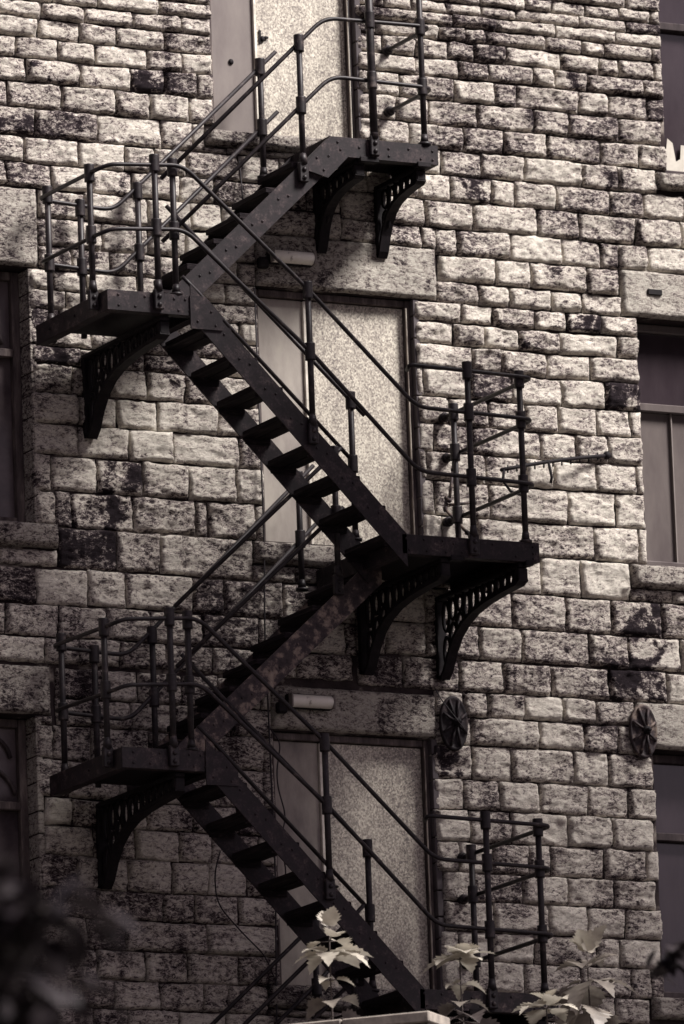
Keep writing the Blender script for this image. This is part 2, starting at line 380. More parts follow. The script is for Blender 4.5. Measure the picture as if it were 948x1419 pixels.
RR = [
(17.138,17.059,[1.213, 1.562, 1.768, 2.031, 2.293]),
(17.051,16.983,[1.219, 1.486, 1.986, 2.345]),
(16.968,16.889,[1.334, 1.795, 2.258]),
(16.877,16.789,[1.088, 1.252, 1.71, 1.991, 2.17]),
(16.775,16.658,[0.944, 1.15, 1.396, 1.822, 2.123, 2.274]),
(16.647,16.53,[1.026, 1.257, 1.602, 1.767, 2.019, 2.455]),
(16.515,16.365,[0.985, 1.291, 1.463, 1.947, 2.175]),
(16.355,16.196,[1.151, 1.591, 1.861, 2.25]),
(16.186,16.027,[1.041, 1.348, 1.686, 2.103, 2.406]),
(16.012,15.849,[0.861, 1.17, 1.497, 1.947, 2.229]),
(15.837,15.669,[0.918, 1.233, 1.417, 1.741, 2.154, 2.413]),
(15.659,15.474,[1.082, 1.583, 1.909, 2.343, 2.703]),
(15.465,15.29,[0.956, 1.367, 1.768, 2.061, 2.429]),
(15.278,15.107,[0.802, 1.244, 1.514, 1.949, 2.198]),
(15.092,14.956,[0.778, 1.109, 1.343, 1.67, 1.906, 2.225]),
(14.947,14.821,[0.966, 1.21, 1.532, 1.776, 2.045]),
(14.804,14.661,[0.903, 1.134, 1.402, 1.717, 2.163]),
(14.65,14.489,[1.037, 1.261, 1.607, 1.951]),
(14.476,14.293,[1.009, 1.333, 1.717, 2.053]),
(14.282,14.106,[1.142, 1.426, 1.683, 1.978]),
(14.097,13.916,[1.012, 1.535, 1.809, 2.057]),
(13.905,13.718,[1.104, 1.408, 1.626, 1.953]),
(13.707,13.479,[1.121, 1.728, 2.098]),
(13.468,13.242,[1.023, 1.387, 1.923]),
(13.229,12.98,[1.173, 1.497, 1.806, 2.18]),
(12.969,12.737,[0.9, 1.263, 1.676, 2.029, 2.42]),
(12.727,12.508,[1.0, 1.322, 1.848, 2.142, 2.552]),
(12.49,12.284,[0.839, 1.176, 1.538, 1.985, 2.431]),
(12.275,12.115,[0.866, 1.045, 1.323, 1.616, 1.87, 2.165]),
(12.105,11.924,[0.916, 1.431, 1.774, 2.032]),
(11.915,11.693,[0.913, 1.21, 1.686, 1.95]),
(11.686,11.485,[0.843, 1.11, 1.411, 1.785]),
(11.476,11.268,[0.874, 1.194, 1.621, 1.955]),
(11.259,11.062,[0.784, 1.044, 1.315, 1.482, 1.886]),
(11.053,10.864,[0.656, 0.875, 1.255, 1.597, 1.957]),
(10.855,10.662,[0.657, 1.03, 1.438, 1.739, 2.032]),
(10.651,10.463,[0.757, 1.016, 1.323, 1.806, 1.982]),
(10.454,10.26,[0.848, 1.247, 1.669, 2.057]),
(10.251,10.081,[0.661, 1.018, 1.338, 1.676, 1.926]),
]
LL = [
(16.872,16.78,[-2.018, -1.687, -1.229]),
(16.771,16.667,[-2.103, -1.786, -1.43, -1.077]),
(16.656,16.532,[-2.133, -1.829, -1.558, -1.202]),
(16.523,16.392,[-2.3, -1.992, -1.719, -1.333, -1.077]),
(16.381,16.23,[-2.233, -1.835, -1.46, -1.215]),
(16.217,16.051,[-2.368, -1.975, -1.583, -1.325]),
(16.04,15.857,[-2.179, -1.721, -1.247, -1.015]),
(15.846,15.679,[-2.264, -1.867, -1.522, -1.301, -1.073, -0.676]),
(15.667,15.507,[-2.071, -1.778, -1.476, -1.123, -0.867]),
(15.493,15.314,[-2.172, -1.833, -1.365, -1.051, -0.815]),
(15.299,15.119,[-2.101, -1.713, -1.372, -1.098, -0.783]),
(15.11,14.962,[-1.942, -1.651, -1.3, -0.986, -0.711]),
(14.951,14.821,[-2.082, -1.831, -1.462, -1.129, -0.815]),
(14.811,14.686,[-1.99, -1.7, -1.31, -0.919]),
(14.69,14.552,[-2.035, -1.687, -1.376, -1.024, -0.709]),
(14.541,14.44,[-2.155, -1.808, -1.458, -1.185, -0.832]),
(14.431,14.318,[-1.899, -1.424, -1.131, -0.797]),
(14.309,14.122,[-1.962, -1.682, -1.416, -1.131, -0.911]),
(14.112,13.918,[-1.921, -1.64, -1.345, -0.903]),
(13.907,13.707,[-1.928, -1.564, -1.234, -0.747]),
(13.694,13.469,[-1.8, -1.467, -1.133]),
(13.457,13.225,[-1.546, -1.083, -0.994]),
(13.214,12.955,[-2.106, -1.671, -1.357, -0.675]),
(12.937,12.704,[-1.894, -1.618, -1.13, -0.896, -0.465]),
(12.692,12.488,[-2.112, -1.767, -1.449, -1.061, -0.651]),
(12.476,12.308,[-1.975, -1.678, -1.34, -0.991, -0.639]),
(12.278,12.082,[-2.148, -1.811, -1.553, -1.233, -0.972, -0.649, -0.345]),
(12.073,11.898,[-2.155, -1.878, -1.609, -1.28, -0.879, -0.555]),
(11.887,11.672,[-2.181, -1.904, -1.487, -1.087, -0.645]),
(11.659,11.421,[-2.071, -1.715, -1.257, -0.976, -0.654]),
(11.408,11.236,[-2.255, -2.058, -1.782, -1.524, -1.185, -0.864, -0.542]),
(11.225,11.036,[-2.261, -1.907, -1.61, -1.292, -1.048, -0.71]),
(11.026,10.821,[-2.032, -1.673, -1.349, -1.086, -0.799]),
(10.81,10.63,[-2.157, -1.901, -1.422, -1.193, -0.871]),
(10.619,10.426,[-2.281, -1.977, -1.697, -1.111, -0.604]),
(10.415,10.226,[-2.17, -1.915, -1.564, -1.256, -0.883]),
(10.215,10.037,[-2.089, -1.804, -1.464, -1.15, -0.974]),
(10.026,9.86,[-2.222, -1.948, -1.701, -1.335, -0.997]),
]
XL, XR, ZB, ZT = -9.0, 9.0, 8.3, 20.85
def subtract(rect, obs, g=0.006):
    out = [rect]
    for (a0, a1, c0, c1) in obs:
        a0, a1, c0, c1 = a0-g, a1+g, c0-g, c1+g
        nxt = []
        for (x0, x1, z0, z1) in out:
            if x1 <= a0 or x0 >= a1 or z1 <= c0 or z0 >= c1: nxt.append((x0, x1, z0, z1)); continue
            if x0 < a0: nxt.append((x0, a0, z0, z1))
            if x1 > a1: nxt.append((a1, x1, z0, z1))
            xa, xb = max(x0, a0), min(x1, a1)
            if z0 < c0: nxt.append((xa, xb, z0, c0))
            if z1 > c1: nxt.append((xa, xb, c1, z1))
        out = nxt
    return [r for r in out if r[1]-r[0] > 0.035 and r[3]-r[2] > 0.03]
def fill_rows(rows, z_hi, z_lo):
    rows = [tuple(r) for r in rows]
    zt = rows[0][0] + 0.012
    up = []
    while zt < z_hi: h = rnd.uniform(0.07, 0.11); up.append((zt+h, zt, [])); zt += h + 0.011
    rows = up[::-1] + rows
    zb = rows[-1][1] - 0.012
    while zb > z_lo: h = rnd.uniform(0.16, 0.22); rows.append((zb, zb-h, [])); zb -= h + 0.012
    return rows
BLACK = [(0.97, 15.75), (-1.98, 13.10), (2.30, 12.86), (2.20, 12.62), (1.98, 14.88), (-1.33, 16.31), (-2.4, 16.0), (2.33, 11.8), (2.25, 12.4), (0.8, 11.8), (-1.62, 12.8), (-0.5, 13.9), (2.2, 14.38), (-1.75, 13.58), (-1.7, 13.35)]
# courses
sheet = StoneSheet()
SPLIT = 0.08
for side, rows in (('L', fill_rows(LL, ZT, ZB)), ('R', fill_rows(RR, ZT, ZB))):
    for (zt, zb, J) in rows:
        lo, hi = (XL, SPLIT) if side == 'L' else (SPLIT, XR)
        if side == 'L': hi += rnd.uniform(-0.13, 0.13) * 0
        J = sorted(j for j in J if lo+0.1 < j < hi-0.1)
        hgt = zt-zb
        wr = (0.24, 0.46) if hgt > 0.13 else (0.2, 0.5)
        ed = [lo] if side == 'R' else []
        # extend to the left / right of the measured joints
        if J:
            x = J[0]; left = []
            while x - lo > wr[1]: x -= rnd.uniform(*wr); left.append(x)
            x = J[-1]; right = []
            while hi - x > wr[1]: x += rnd.uniform(*wr); right.append(x)
            E = [lo] + left[::-1] + J + right + [hi]
        else:
            E = [lo]
            while hi - E[-1] > wr[1]: E.append(E[-1] + rnd.uniform(*wr))
            E.append(hi)
        row_amp = rnd.uniform(0.9, 1.15)
        for a, b_ in zip(E[:-1], E[1:]):
            if b_-a < 0.03: continue
            g = rnd.uniform(0.003, 0.0085)
            for (x0, x1, z0, z1) in subtract((a+g, b_-g, zb, zt), OBST):
                vis = -3.0 < x1 and x0 < 3.4 and 9.2 < z1 and z0 < 17.8
                big = (x1-x0 > 0.12) and (z1-z0 > 0.07)
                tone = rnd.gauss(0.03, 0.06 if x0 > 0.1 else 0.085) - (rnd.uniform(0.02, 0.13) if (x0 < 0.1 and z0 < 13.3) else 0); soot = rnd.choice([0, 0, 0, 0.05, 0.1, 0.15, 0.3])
                if zt > 16.1: soot += 0.06; tone -= 0.09
                for bx, bz in BLACK:
                    if x0 < bx < x1 and z0 < bz < z1: soot = 0.62
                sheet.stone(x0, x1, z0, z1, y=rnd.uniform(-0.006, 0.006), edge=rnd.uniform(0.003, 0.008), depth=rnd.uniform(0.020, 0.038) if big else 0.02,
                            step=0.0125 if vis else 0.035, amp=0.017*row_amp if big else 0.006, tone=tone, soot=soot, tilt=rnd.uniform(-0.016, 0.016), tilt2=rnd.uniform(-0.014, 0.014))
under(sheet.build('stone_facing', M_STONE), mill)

# mortar bed: the wall itself, with the openings left out
def wall_sheet():
    xs = sorted({-9.0, 9.0, *[v for o in OPEN for v in o[:2]]}); zs = sorted({8.2, ZT, 21.0, *[v for o in OPEN for v in o[2:]]})
    b = MB(); Y = 0.028
    for i in range(len(xs)-1):
        for j in range(len(zs)-1):
            cx, cz = (xs[i]+xs[i+1])/2, (zs[j]+zs[j+1])/2
            if any(o[0] < cx < o[1] and o[2] < cz < o[3] for o in OPEN): continue
            b.add([(xs[i],Y,zs[j]),(xs[i+1],Y,zs[j]),(xs[i+1],Y,zs[j+1]),(xs[i],Y,zs[j+1])], [(0,1,2,3)])
    for (x0, x1, z0, z1) in OPEN:      # reveals
        D = 0.42
        b.add([(x0,Y,z0),(x0,D,z0),(x0,D,z1),(x0,Y,z1)], [(3,2,1,0)]); b.add([(x1,Y,z0),(x1,D,z0),(x1,D,z1),(x1,Y,z1)], [(0,1,2,3)])
        b.add([(x0,Y,z1),(x1,Y,z1),(x1,D,z1),(x0,D,z1)], [(3,2,1,0)]); b.add([(x0,Y,z0),(x1,Y,z0),(x1,D,z0),(x0,D,z0)], [(0,1,2,3)])
        b.add([(x0,D,z0),(x1,D,z0),(x1,D,z1),(x0,D,z1)], [(0,1,2,3)])
    b.box(-9, 9, 0.43, 12, 8.2, 21.0)
    return b.build('wall', M_MORTAR)
under(wall_sheet(), mill)
rb = MB(); rb.prism([(0.0-0.3, 21.0), (12.3, 21.0), (6.1, 24.4)], 'x', -9.3, 9.3); under(rb.build('roof', M_SLATE), mill)
# dressed stones: lintels and sills
def dressed(name, x0, x1, z0, z1, y, depth, soot, tone):
    s = StoneSheet(); s.stone(x0, x1, z0, z1, y=y, depth=depth, step=0.016, amp=0.008, edge=0.006, tone=tone, soot=soot, wob=0.004, warp=0.0)
    return under(s.build(name, M_DRESSED), mill)
for i, (x0, x1, z0, z1) in enumerate(LINT):
    dressed('lintel', x0, x1, z0, z1, 0.0, 0.034, 0.45 if i in (1, 2) else 0.15, 0.10 if i in (4, 5) else 0.04)
for i, (x0, x1, z0, z1) in enumerate(SILL):
    dressed('window_sill', x0, x1, z0+0.004, z1, -0.035, 0.05, 0.28, -0.03)
    b = MB(); b.box(x0+0.012, x1-0.012, -0.03, 0.40, z0+0.012, z1-0.014, 0.006)
    under(b.build('window_sill', M_DTIMBER if False else M_SLATE), mill)
# quoin-like reveal stones on the visible right-hand jambs
for (x0, x1, z0, z1) in OPEN:
    s = MB(); z = z0
    while z < z1-0.02:
        h = min(rnd.uniform(0.14, 0.22), z1-z); s.box(x1-0.004, x1+0.04, 0.004, 0.2, z+0.004, z+h-0.006, 0.004); z += h
    under(s.build('door_jamb' if (x0,x1,z0,z1) in DOORS else 'window_jamb', M_DRESSED if x1 < -2 else M_SLATE), mill)

# dark box as slot shade on the lintel above the right-hand window
b = MB(); b.box(2.405, 2.515, -0.033, 0.0, 15.115, 15.155, 0.004); under(b.build('slot_shade', M_CAST), mill)

# boarded doorways
def door(x0, x1, z0, z1, split, board, edge):
    Y = 0.115
    fr = MB()
    fr.box(x1-0.036, x1-0.002, Y-0.06, Y+0.05, z0+0.004, z1-0.004, 0.005); fr.box(x0+0.002, x0+0.035, Y-0.045, Y+0.05, z0+0.004, z1-0.004, 0.005)
    fr.box(x0+0.037, x1-0.038, Y-0.05, Y+0.05, z1-0.05, z1-0.004, 0.005)
    f = under(fr.build('door', M_MTIMBER), mill)
    a = MB(); a.box(x0+0.037, split-0.012, Y-0.012, Y+0.03, z0+0.006, z1-0.055, 0.003); a.build('door_leaf', board, f)
    c = MB(); c.box(split+0.012, x1-0.039, Y-0.02, Y+0.03, z0+0.006, z1-0.055, 0.003); c.build('door_leaf', M_GALV, f)
    e = MB(); e.box(split-0.010, split+0.010, Y-0.034, Y+0.02, z0+0.006, z1-0.06, 0.003); e.build('edge_strip', M_EDGE, f)
    e = MB(); e.box(x1-0.042, x1-0.034, Y-0.075, Y-0.062, z0+0.01, z1-0.06, 0.002); e.build('edge_strip', edge, f)
    h = MB(); zz = z0 + (z1-z0)*0.395
    h.sphere((split+0.055, Y-0.03, zz), 0.018, squash=(1,0.6,1.2)); h.sphere((split+0.082, Y-0.03, zz+0.012), 0.015, squash=(1.3,0.5,0.7)); h.box(split+0.03, split+0.045, Y-0.03, Y-0.021, zz-0.03, zz+0.06)
    h.build('lock', M_CAST, f)
for d, s_, bm, em in zip(DOORS, (-0.478, -0.185, -0.185), (M_BOARDD, M_BOARD, M_BOARDM), (M_EDGE, M_TIMBER, M_TIMBER)): door(*d, s_, bm, em)
b = MB(); b.sphere((-0.66, 0.098, 16.52), 0.02, squash=(1,0.5,1)); under(b.build('door_knob', M_CAST), mill)
# windows
def window(x0, x1, z0, z1, tr, panes, stile, frame_mat, bars=()):
    Y = 0.19; fw = stile
    f = MB()
    f.box(x0+0.003, x0+fw, Y-0.04, Y+0.06, z0+0.004, z1-0.004, 0.006); f.box(x1-fw, x1-0.003, Y-0.04, Y+0.06, z0+0.004, z1-0.004, 0.006)
    f.box(x0+fw+0.002, x1-fw-0.002, Y-0.038, Y+0.06, z1-0.06, z1-0.004, 0.006); f.box(x0+fw+0.002, x1-fw-0.002, Y-0.038, Y+0.06, z0+0.004, z0+0.06, 0.006)
    w = under(f.build('window', frame_mat), mill)
    t = MB(); t.box(x0+fw+0.002, x1-fw-0.002, Y-0.05, Y+0.04, tr-0.028, tr+0.028, 0.006); t.build('transom', frame_mat, w)
    a = MB(); a.box(x0+fw+0.003, x1-fw-0.003, Y+0.005, Y+0.012, tr+0.03, z1-0.062); a.build('pane', panes[0], w)
    a = MB(); a.box(x0+fw+0.003, x1-fw-0.003, Y+0.005, Y+0.012, z0+0.062, tr-0.03); a.build('pane', panes[1], w)
    for bx, mt in bars:
        g = MB(); g.box(bx-0.004, bx+0.004, Y-0.02, Y+0.004, z0+0.062, tr-0.03); g.build('bar_or_reflected_arch', mt, w)
    return w
window(*WINS_R[0], 17.085, (M_PANEL, M_PANEL), 0.012, M_DTIMBER)
wr2 = window(*WINS_R[1], 14.365, (M_PANEL, M_PANELL), 0.012, M_PANELL, [(2.655, M_BOARDD), (3.0, M_BOARDD)])
window(*WINS_R[2], 11.385, (M_PANEL, M_PANEL), 0.012, M_DTIMBER)
wl1 = window(*WINS_L[0], 17.085, (M_GLASS, M_GLASS), 0.07, M_MTIMBER)
wl2 = window(*WINS_L[1], 14.40, (M_GLASS, M_GLASS), 0.06, M_MTIMBER)
wl3 = window(*WINS_L[2], 11.37, (M_GLASS, M_GLASS), 0.06, M_MTIMBER)
# slanted grey sheet standing in for the reflection in the left middle window
b = MB(); b.prism([(-3.2, 13.30), (-2.46, 13.30), (-2.46, 13.84), (-3.2, 13.55)], 'y', 0.182, 0.194); b.build('pane_reflection', M_PANEL, wl2)
for w, zz in ((wl2, 14.44), (wl3, 11.43)):  # tubes shaped as the arches reflected in the top panes
    b = MB()
    for cz, r in ((zz+0.0, 0.27), (zz+0.24, 0.25)):
        b.tube([(-2.72+r*1.25*math.cos(a), 0.18, cz+r*0.85*math.sin(a)) for a in np.linspace(0.1, math.pi-0.1, 18)], 0.014, 6)
    b.build('bar_or_reflected_arch', M_DTIMBER, w)
# torn paper at the foot of the upper right window
b = MB(); b.prism([(2.70,16.05),(2.98,16.05),(2.98,16.22),(2.90,16.17),(2.865,16.25),(2.83,16.25),(2.82,16.15),(2.785,16.13),(2.765,16.26),(2.725,16.29),(2.71,16.2)], 'y', 0.168, 0.172); under(b.build('torn_paper', M_PAPER), mill)

# ------------------------------------------------------------------ fire escape
esc = thing('fire_escape', 'black riveted iron fire escape zigzagging down the stone mill wall', 'fire escape', (0,-0.6,10.03))
esc_off = Vector((0,-0.6,10.03))
def part(b, name, mat, parent=None):
    o = b.build(name, mat)
    o.parent = parent or esc
    if parent is None: o.location = -esc_off
    return o
YO, YM1, YM2, YI = -1.25, -0.69, -0.66, -0.12     # outer stringer, centre pair, wall-side stringer
def rivet(b, x, y, z, r=0.0098): b.sphere((x, y, z), r, 7, 4, (1, 0.8, 1))
def stringer(xa, za, xb, zb, y, h=0.215, th=0.012, rivets=(), mat=None, plumb_b=True):
    """flat plate whose top edge runs (xa,za)-(xb,zb)"""
    b = MB(); b.prism([(xa, za), (xb, zb), (xb, zb-h), (xa, za-h)], 'y', y-th/2, y+th/2)
    # slim flange along the lower and upper edge on the inner side
    sl = (zb-za)/(xb-xa)
    for x in rivets:
        z = za + sl*(x-xa)
        rivet(b, x-0.03, y-th/2, z-0.105+(-0.03)*sl*0.4); rivet(b, x+0.045, y-th/2, z-0.105+0.045*sl*0.4)
    return part(b, 'stringer', mat or M_IRON)
def tread(x, z, y0, y1, wd=0.225, th=0.038):
    b = MB()
    for k in range(2):
        xa = x - wd/2 + k*(wd/2+0.002)
        b.box(xa, xa+wd/2-0.004, y0+0.01, y1-0.01, z-th+rnd.uniform(-.002,.002), z+rnd.uniform(-.003,.003), 0.004)
    for y in (y0+0.010, y1-0.010):    # angle cleats
        b.box(x-wd/2+0.02, x+wd/2-0.02, y-0.004, y+0.03*(1 if y < (y0+y1)/2 else -1)*0+0.004, z-th-0.045, z-th-0.001)
    return part(b, 'tread', M_TREAD)
def collar(b_parent, x, y, z, r=0.034, h=0.115):
    b = MB(); n = 10
    b.tube([(x, y, z-h/2), (x, y, z-h/2+0.008), (x, y, z+h/2-0.008), (x, y, z+h/2)], r, n)
    o = b.build('collar', M_PIPE, b_parent); return o
def post(x, y, z0, z1, rails=(), r=0.0205, foot='flange', lean=0.0):
    if rails: z1 = min(z1, max(rails)+0.062)
    b = MB(); b.tube([(x, y, z0), (x+lean*0.5, y, (z0+z1)/2), (x+lean, y, z1)], r, 10)
    if foot == 'flange':
        b.tube([(x, y, z0), (x, y, z0+0.018)], 0.044, 10); b.tube([(x, y, z0+0.018), (x, y, z0+0.075)], 0.030, 10, True, 0.022)
    elif foot == 'strap':     # flattened foot bolted to the face of the plate
        b.box(x-0.034, x+0.034, y-0.016, y+0.022, z0-0.115, z0+0.02, 0.006); b.tube([(x, y, z0+0.01), (x, y, z0+0.08)], 0.031, 10, True, 0.022)
        rivet(b, x, y-0.018, z0-0.03, 0.017); rivet(b, x, y-0.018, z0-0.085, 0.017)
    o = part(b, 'post', M_PIPE)
    for rz in rails: collar(o, x+lean*(rz-z0)/(z1-z0), y, rz)
    return o
def rail(pts, rad=0.07, r=0.0145):
    b = MB(); b.tube(path(pts, rad), r, 8); return part(b, 'handrail', M_PIPE)
def wall_flange(x, z):
    b = MB(); b.tube([(x, 0.0, z), (x, -0.045, z)], 0.034, 10); b.tube([(x, -0.045, z), (x, -0.07, z)], 0.024, 10); part(b, 'rail_flange', M_PIPE)
def hook(p0, d):
    """end of a rail turned down into a small hook"""
    p0 = Vector(p0); d = Vector(d).normalized()
    pts = [p0]
    for a in np.linspace(0, 1.15*math.pi, 9):
        pts.append(p0 + d*0.028*math.sin(a) + Vector((0,0,-0.028*(1-math.cos(a)))))
    b = MB(); b.tube(pts, 0.009, 7); return part(b, 'rail_hook', M_PIPE)
def curve_profile(w, d):
    """lower edge of a bracket from the tip (outer end) back to the wall"""
    P = [(-1.0, -0.21), (-0.95, -0.25), (-0.80, -0.265), (-0.59, -0.305), (-0.44, -0.36), (-0.33, -0.44), (-0.235, -0.56), (-0.165, -0.72), (-0.105, -0.92), (-0.06, -1.0), (-0.005, -0.97)]
    return [(u*w, v*d) for u, v in P]
def bracket(x, ztop, w, d, th=0.07):
    cp = curve_profile(w, d); x0, x1 = x-th/2, x+th/2
    b = MB()
    t = 0.026
    b.box(x0, x1, -w, -0.004, ztop-0.03, ztop-0.002, 0.004)                      # top bar
    b.box(x0, x1, -0.05, -0.003, ztop-d*0.97, ztop-0.032, 0.004)                   # wall bar
    b.box(x0, x1, -w, -w+0.05, ztop-0.21*d, ztop-0.032, 0.008)                      # nose
    for (y0, a0), (y1, a1) in zip(cp[:-1], cp[1:]):                                 # curved rib
        dy, dz = y1-y0, a1-a0; L = math.hypot(dy, dz); ny, nz = -dz/L, dy/L
        if nz < 0 and False: ny, nz = -ny, -nz
        q = [(y0, ztop+a0), (y1, ztop+a1), (y1+ny*t, ztop+a1+nz*t), (y0+ny*t, ztop+a0+nz*t)]
        b.prism(q, 'x', x0, x1)
    # pierced web of rings and diagonal ties between rib and bars
    def rib_at(y):
        for (y0, a0), (y1, a1) in zip(cp[:-1], cp[1:]):
            if y0 <= y <= y1: return a0 + (a1-a0)*(y-y0)/(y1-y0)
        return cp[-1][1]
    y = -w+0.085; xw = x
    while y < -0.07:
        zr = rib_at(y); gap = -zr - 0.06
        ry = 0.03 + 0.012*min(gap/0.2, 1.0); parts_ = 1 if gap < 0.2 else 2
        for i in range(parts_):
            hz = gap/parts_; cz = ztop - 0.034 - hz*(i+0.5)
            pts = [(xw, y+ry*math.cos(a), cz+hz*0.43*math.sin(a)) for a in np.linspace(0, 2*math.pi, 15)]
            b.tube(pts, 0.0125, 6, False)
        yy = y-ry-0.008
        b.tube([(xw, yy, ztop-0.03), (xw, yy+0.01, ztop+rib_at(yy)+0.012)], 0.011, 6)
        y += ry*2+0.016
    return part(b, 'bracket', M_CAST)

def landing(x0, x1, y0, y1, zt, h=0.135, open_left=False, rivets=()):
    """deck plate with riveted edge plates"""
    d = MB(); d.box(x0+0.013, x1-0.013, y0+0.013, y1-0.004, zt-0.035, zt-0.008, 0.003)
    o = part(d, 'landing', M_CAST)
    f = MB(); f.box(x0, x1, y0-0.006, y0+0.006, zt-h, zt, 0.002)
    for rx, rz in rivets: rivet(f, rx, y0-0.006, rz)
    f.box(x0+0.004, x1-0.004, y0+0.007, y0+0.075, zt-h+0.002, zt-h+0.012)      # bottom flange
    f.build('edge_plate', M_IRON, o)
    for xe, s in ((x0, 1), (x1, -1)):
        e = MB(); e.box(min(xe, xe+s*0.012), max(xe, xe+s*0.012), y0+0.0065, y1-0.002, zt-h+0.001, zt-0.001, 0.002)
        e.box(min(xe+s*0.013, xe+s*0.07), max(xe+s*0.013, xe+s*0.07), y0+0.08, y1-0.004, zt-h+0.002, zt-h+0.012)
        for t in (0.12, 0.45, 0.8): rivet(e, xe-s*0.002, y0+(y1-y0)*t, zt-h*0.5)
        e.build('edge_plate', M_IRON, o)
    return o

for dz in (0.0, -3.0):
    ZR, ZL = 13.033+dz, 14.517+dz
    # ---- right-hand landing by the doorway
    riv = []
    for x in (-0.19, -0.06, 0.08): riv += [(x, ZR-0.03), (x+0.02, ZR-0.105)]
    riv += [(0.16, ZR-0.045), (0.22, ZR-0.10), (0.45, ZR-0.03), (0.62, ZR-0.1), (0.75, ZR-0.03), (0.75, ZR-0.075), (0.75, ZR-0.11)]
    landing(-0.22, 0.797, YO, -0.012, ZR, 0.132, rivets=riv)
    for xa_, xb_ in ((0.135, 0.235), (0.69, 0.75)): b = MB(); b.box(xa_, xb_, YO-0.012, YO+0.05, ZR-0.155, ZR-0.118, 0.004); part(b, 'clamp', M_CAST)
    bracket(0.69, ZR-0.132, 1.22, 0.57); bracket(0.115, ZR-0.132, 1.22, 0.57)
    # ---- left-hand landing
    riv = [(-2.22, ZL-0.03), (-2.22, ZL-0.10), (-2.1, ZL-0.1), (-2.03, ZL-0.03)]
    for x in (-1.82, -1.74, -1.66): riv += [(x, ZL-0.03), (x+0.03, ZL-0.105)]
    landing(-2.30, -1.60, YO, -0.17, ZL, 0.135, rivets=riv)
    bracket(-1.865, ZL-0.135, 1.2, 0.575)
    # ---- outer flight, down to the right
    xa, za, xb, zb = -1.70, 14.593+dz, -0.185, 13.036+dz
    steps = [-0.221-(14.517-i*0.1855+0.075-13.08)/1.0275 for i in range(1, 9)]
    for y in (YO, YM1): stringer(xa, za, xb, zb, y, 0.222, rivets=[s for s in steps[:-1]])
    g = MB(); g.prism([(-1.71, ZL-0.001), (-1.60, ZL-0.001), (-1.48, ZL-0.125), (-1.48, ZL-0.22), (-1.71, ZL-0.22)], 'y', YO-0.018, YO-0.0075)
    for q in ((-1.66,-0.17), (-1.56,-0.1), (-1.53,-0.19)): rivet(g, q[0], YO-0.018, ZL+q[1])
    part(g, 'splice_plate', M_IRON)
    for i, s in enumerate(steps): tread(s, 14.517-(i+1)*0.1855+dz-(0.004 if i == 7 else 0), YO+0.006, YM1-0.006)
    # posts of the left landing and the flight
    post(-2.335, -1.12, ZL+0.0, 15.352+dz, (15.315+dz, 14.905+dz), foot='strap')
    post(-1.942, YO-0.028, ZL, 15.42+dz, (15.375+dz, 14.945+dz), foot='strap')
    post(-1.785, YO+0.03, ZL, 15.405+dz, (15.375+dz, 14.95+dz))
    post(-0.856, YO-0.028, 13.70+dz, 14.655+dz, (14.61+dz, 14.20+dz), foot='strap')
    post(-0.250, YM1+0.03, 13.10+dz, 14.10+dz, (14.05+dz, 13.62+dz), foot='flange')
    post(-2.20, -0.20, ZL, 15.44+dz, (15.40+dz, 14.94+dz), foot='strap')
    post(-1.93, -0.13, ZL-0.05, 15.40+dz, (15.35+dz, 14.95+dz), foot='none')
    post(-1.505, -0.13, ZL-0.05, 15.54+dz, (15.50+dz, 15.08+dz), foot='none')
    # the outer hand rails: wall side, round the left landing, down the flight, round the right landing
    up = 0.905 if dz == 0 else 0.90
    if dz == 0: ix, iz, iz2 = -0.44, 16.55, 16.135       # end of wall-side rail at the top of the flight above
    else: ix, iz, iz2 = -0.27, 13.72, 13.32
    x_b = -1.69
    for k, (ztop, zc, zfl, zr, ze) in enumerate(((15.365+dz, 15.345+dz, 14.62+dz, 13.885+dz, 13.86+dz), (14.935+dz, 14.915+dz, 14.205+dz, 13.452+dz, 13.424+dz))):
        zi = (iz, iz2)[k]
        rail([(ix, YI-0.01, zi), (x_b, YI-0.01, ztop-0.01), (-2.235, YI-0.01, ztop+0.03-0.01), (-2.335, YO+0.06, zc-0.03), (-2.26, YO-0.028, zc+0.0),
              (-1.735, YO-0.028, ztop+0.015), (-0.856, YO-0.028, zfl), (-0.085, YO-0.028, zr), (0.785, YO-0.028, ze), (0.785, -0.02, ze)], 0.09)
        wall_flange(0.785, ze)
    # third rail on the right landing only
    rail([(-0.10, YO+0.06, 14.15+dz), (-0.125, YO-0.028, 14.168+dz), (0.785, YO-0.028, 14.142+dz), (0.785, -0.02, 14.142+dz)], 0.07); wall_flange(0.785, 14.142+dz)
    post(0.298, YO-0.03, ZR, 14.19+dz, (14.155+dz, 13.875+dz, 13.435+dz), foot='strap')
    post(0.712, YO+0.02, ZR, 14.165+dz, (14.135+dz, 13.86+dz, 13.43+dz), foot='flange')
    post(0.755, -0.22, ZR-0.05, 14.155+dz, (14.135+dz, 13.86+dz, 13.43+dz), foot='none')
    # inner rails of the outer flight (centre well)
    rail([(-1.46, YM1+0.03, 14.80+dz), (-1.36, YM1+0.03, 14.712+dz), (-0.25, YM1+0.03, 13.64+dz)], 0.05)
    rail([(-1.56, YM1+0.03, 15.27+dz), (-0.25, YM1+0.03, 14.05+dz), (-0.15, YM1+0.03, 13.955+dz)], 0.05); hook((-0.15, YM1+0.03, 13.955+dz), (1,0,-0.9))
    # ---- wall-side flight, up to the right
    if dz == 0:
        z_lo, z_hi, x_hi, sl, n = ZL, 15.84, -0.43, 0.945, 7; top_edge = 15.754
    else:
        z_lo, z_hi, x_hi, sl, n = ZL, 13.033, -0.171, 0.90, 8; top_edge = 12.958
    ze = lambda x: top_edge + sl*(x-x_hi)
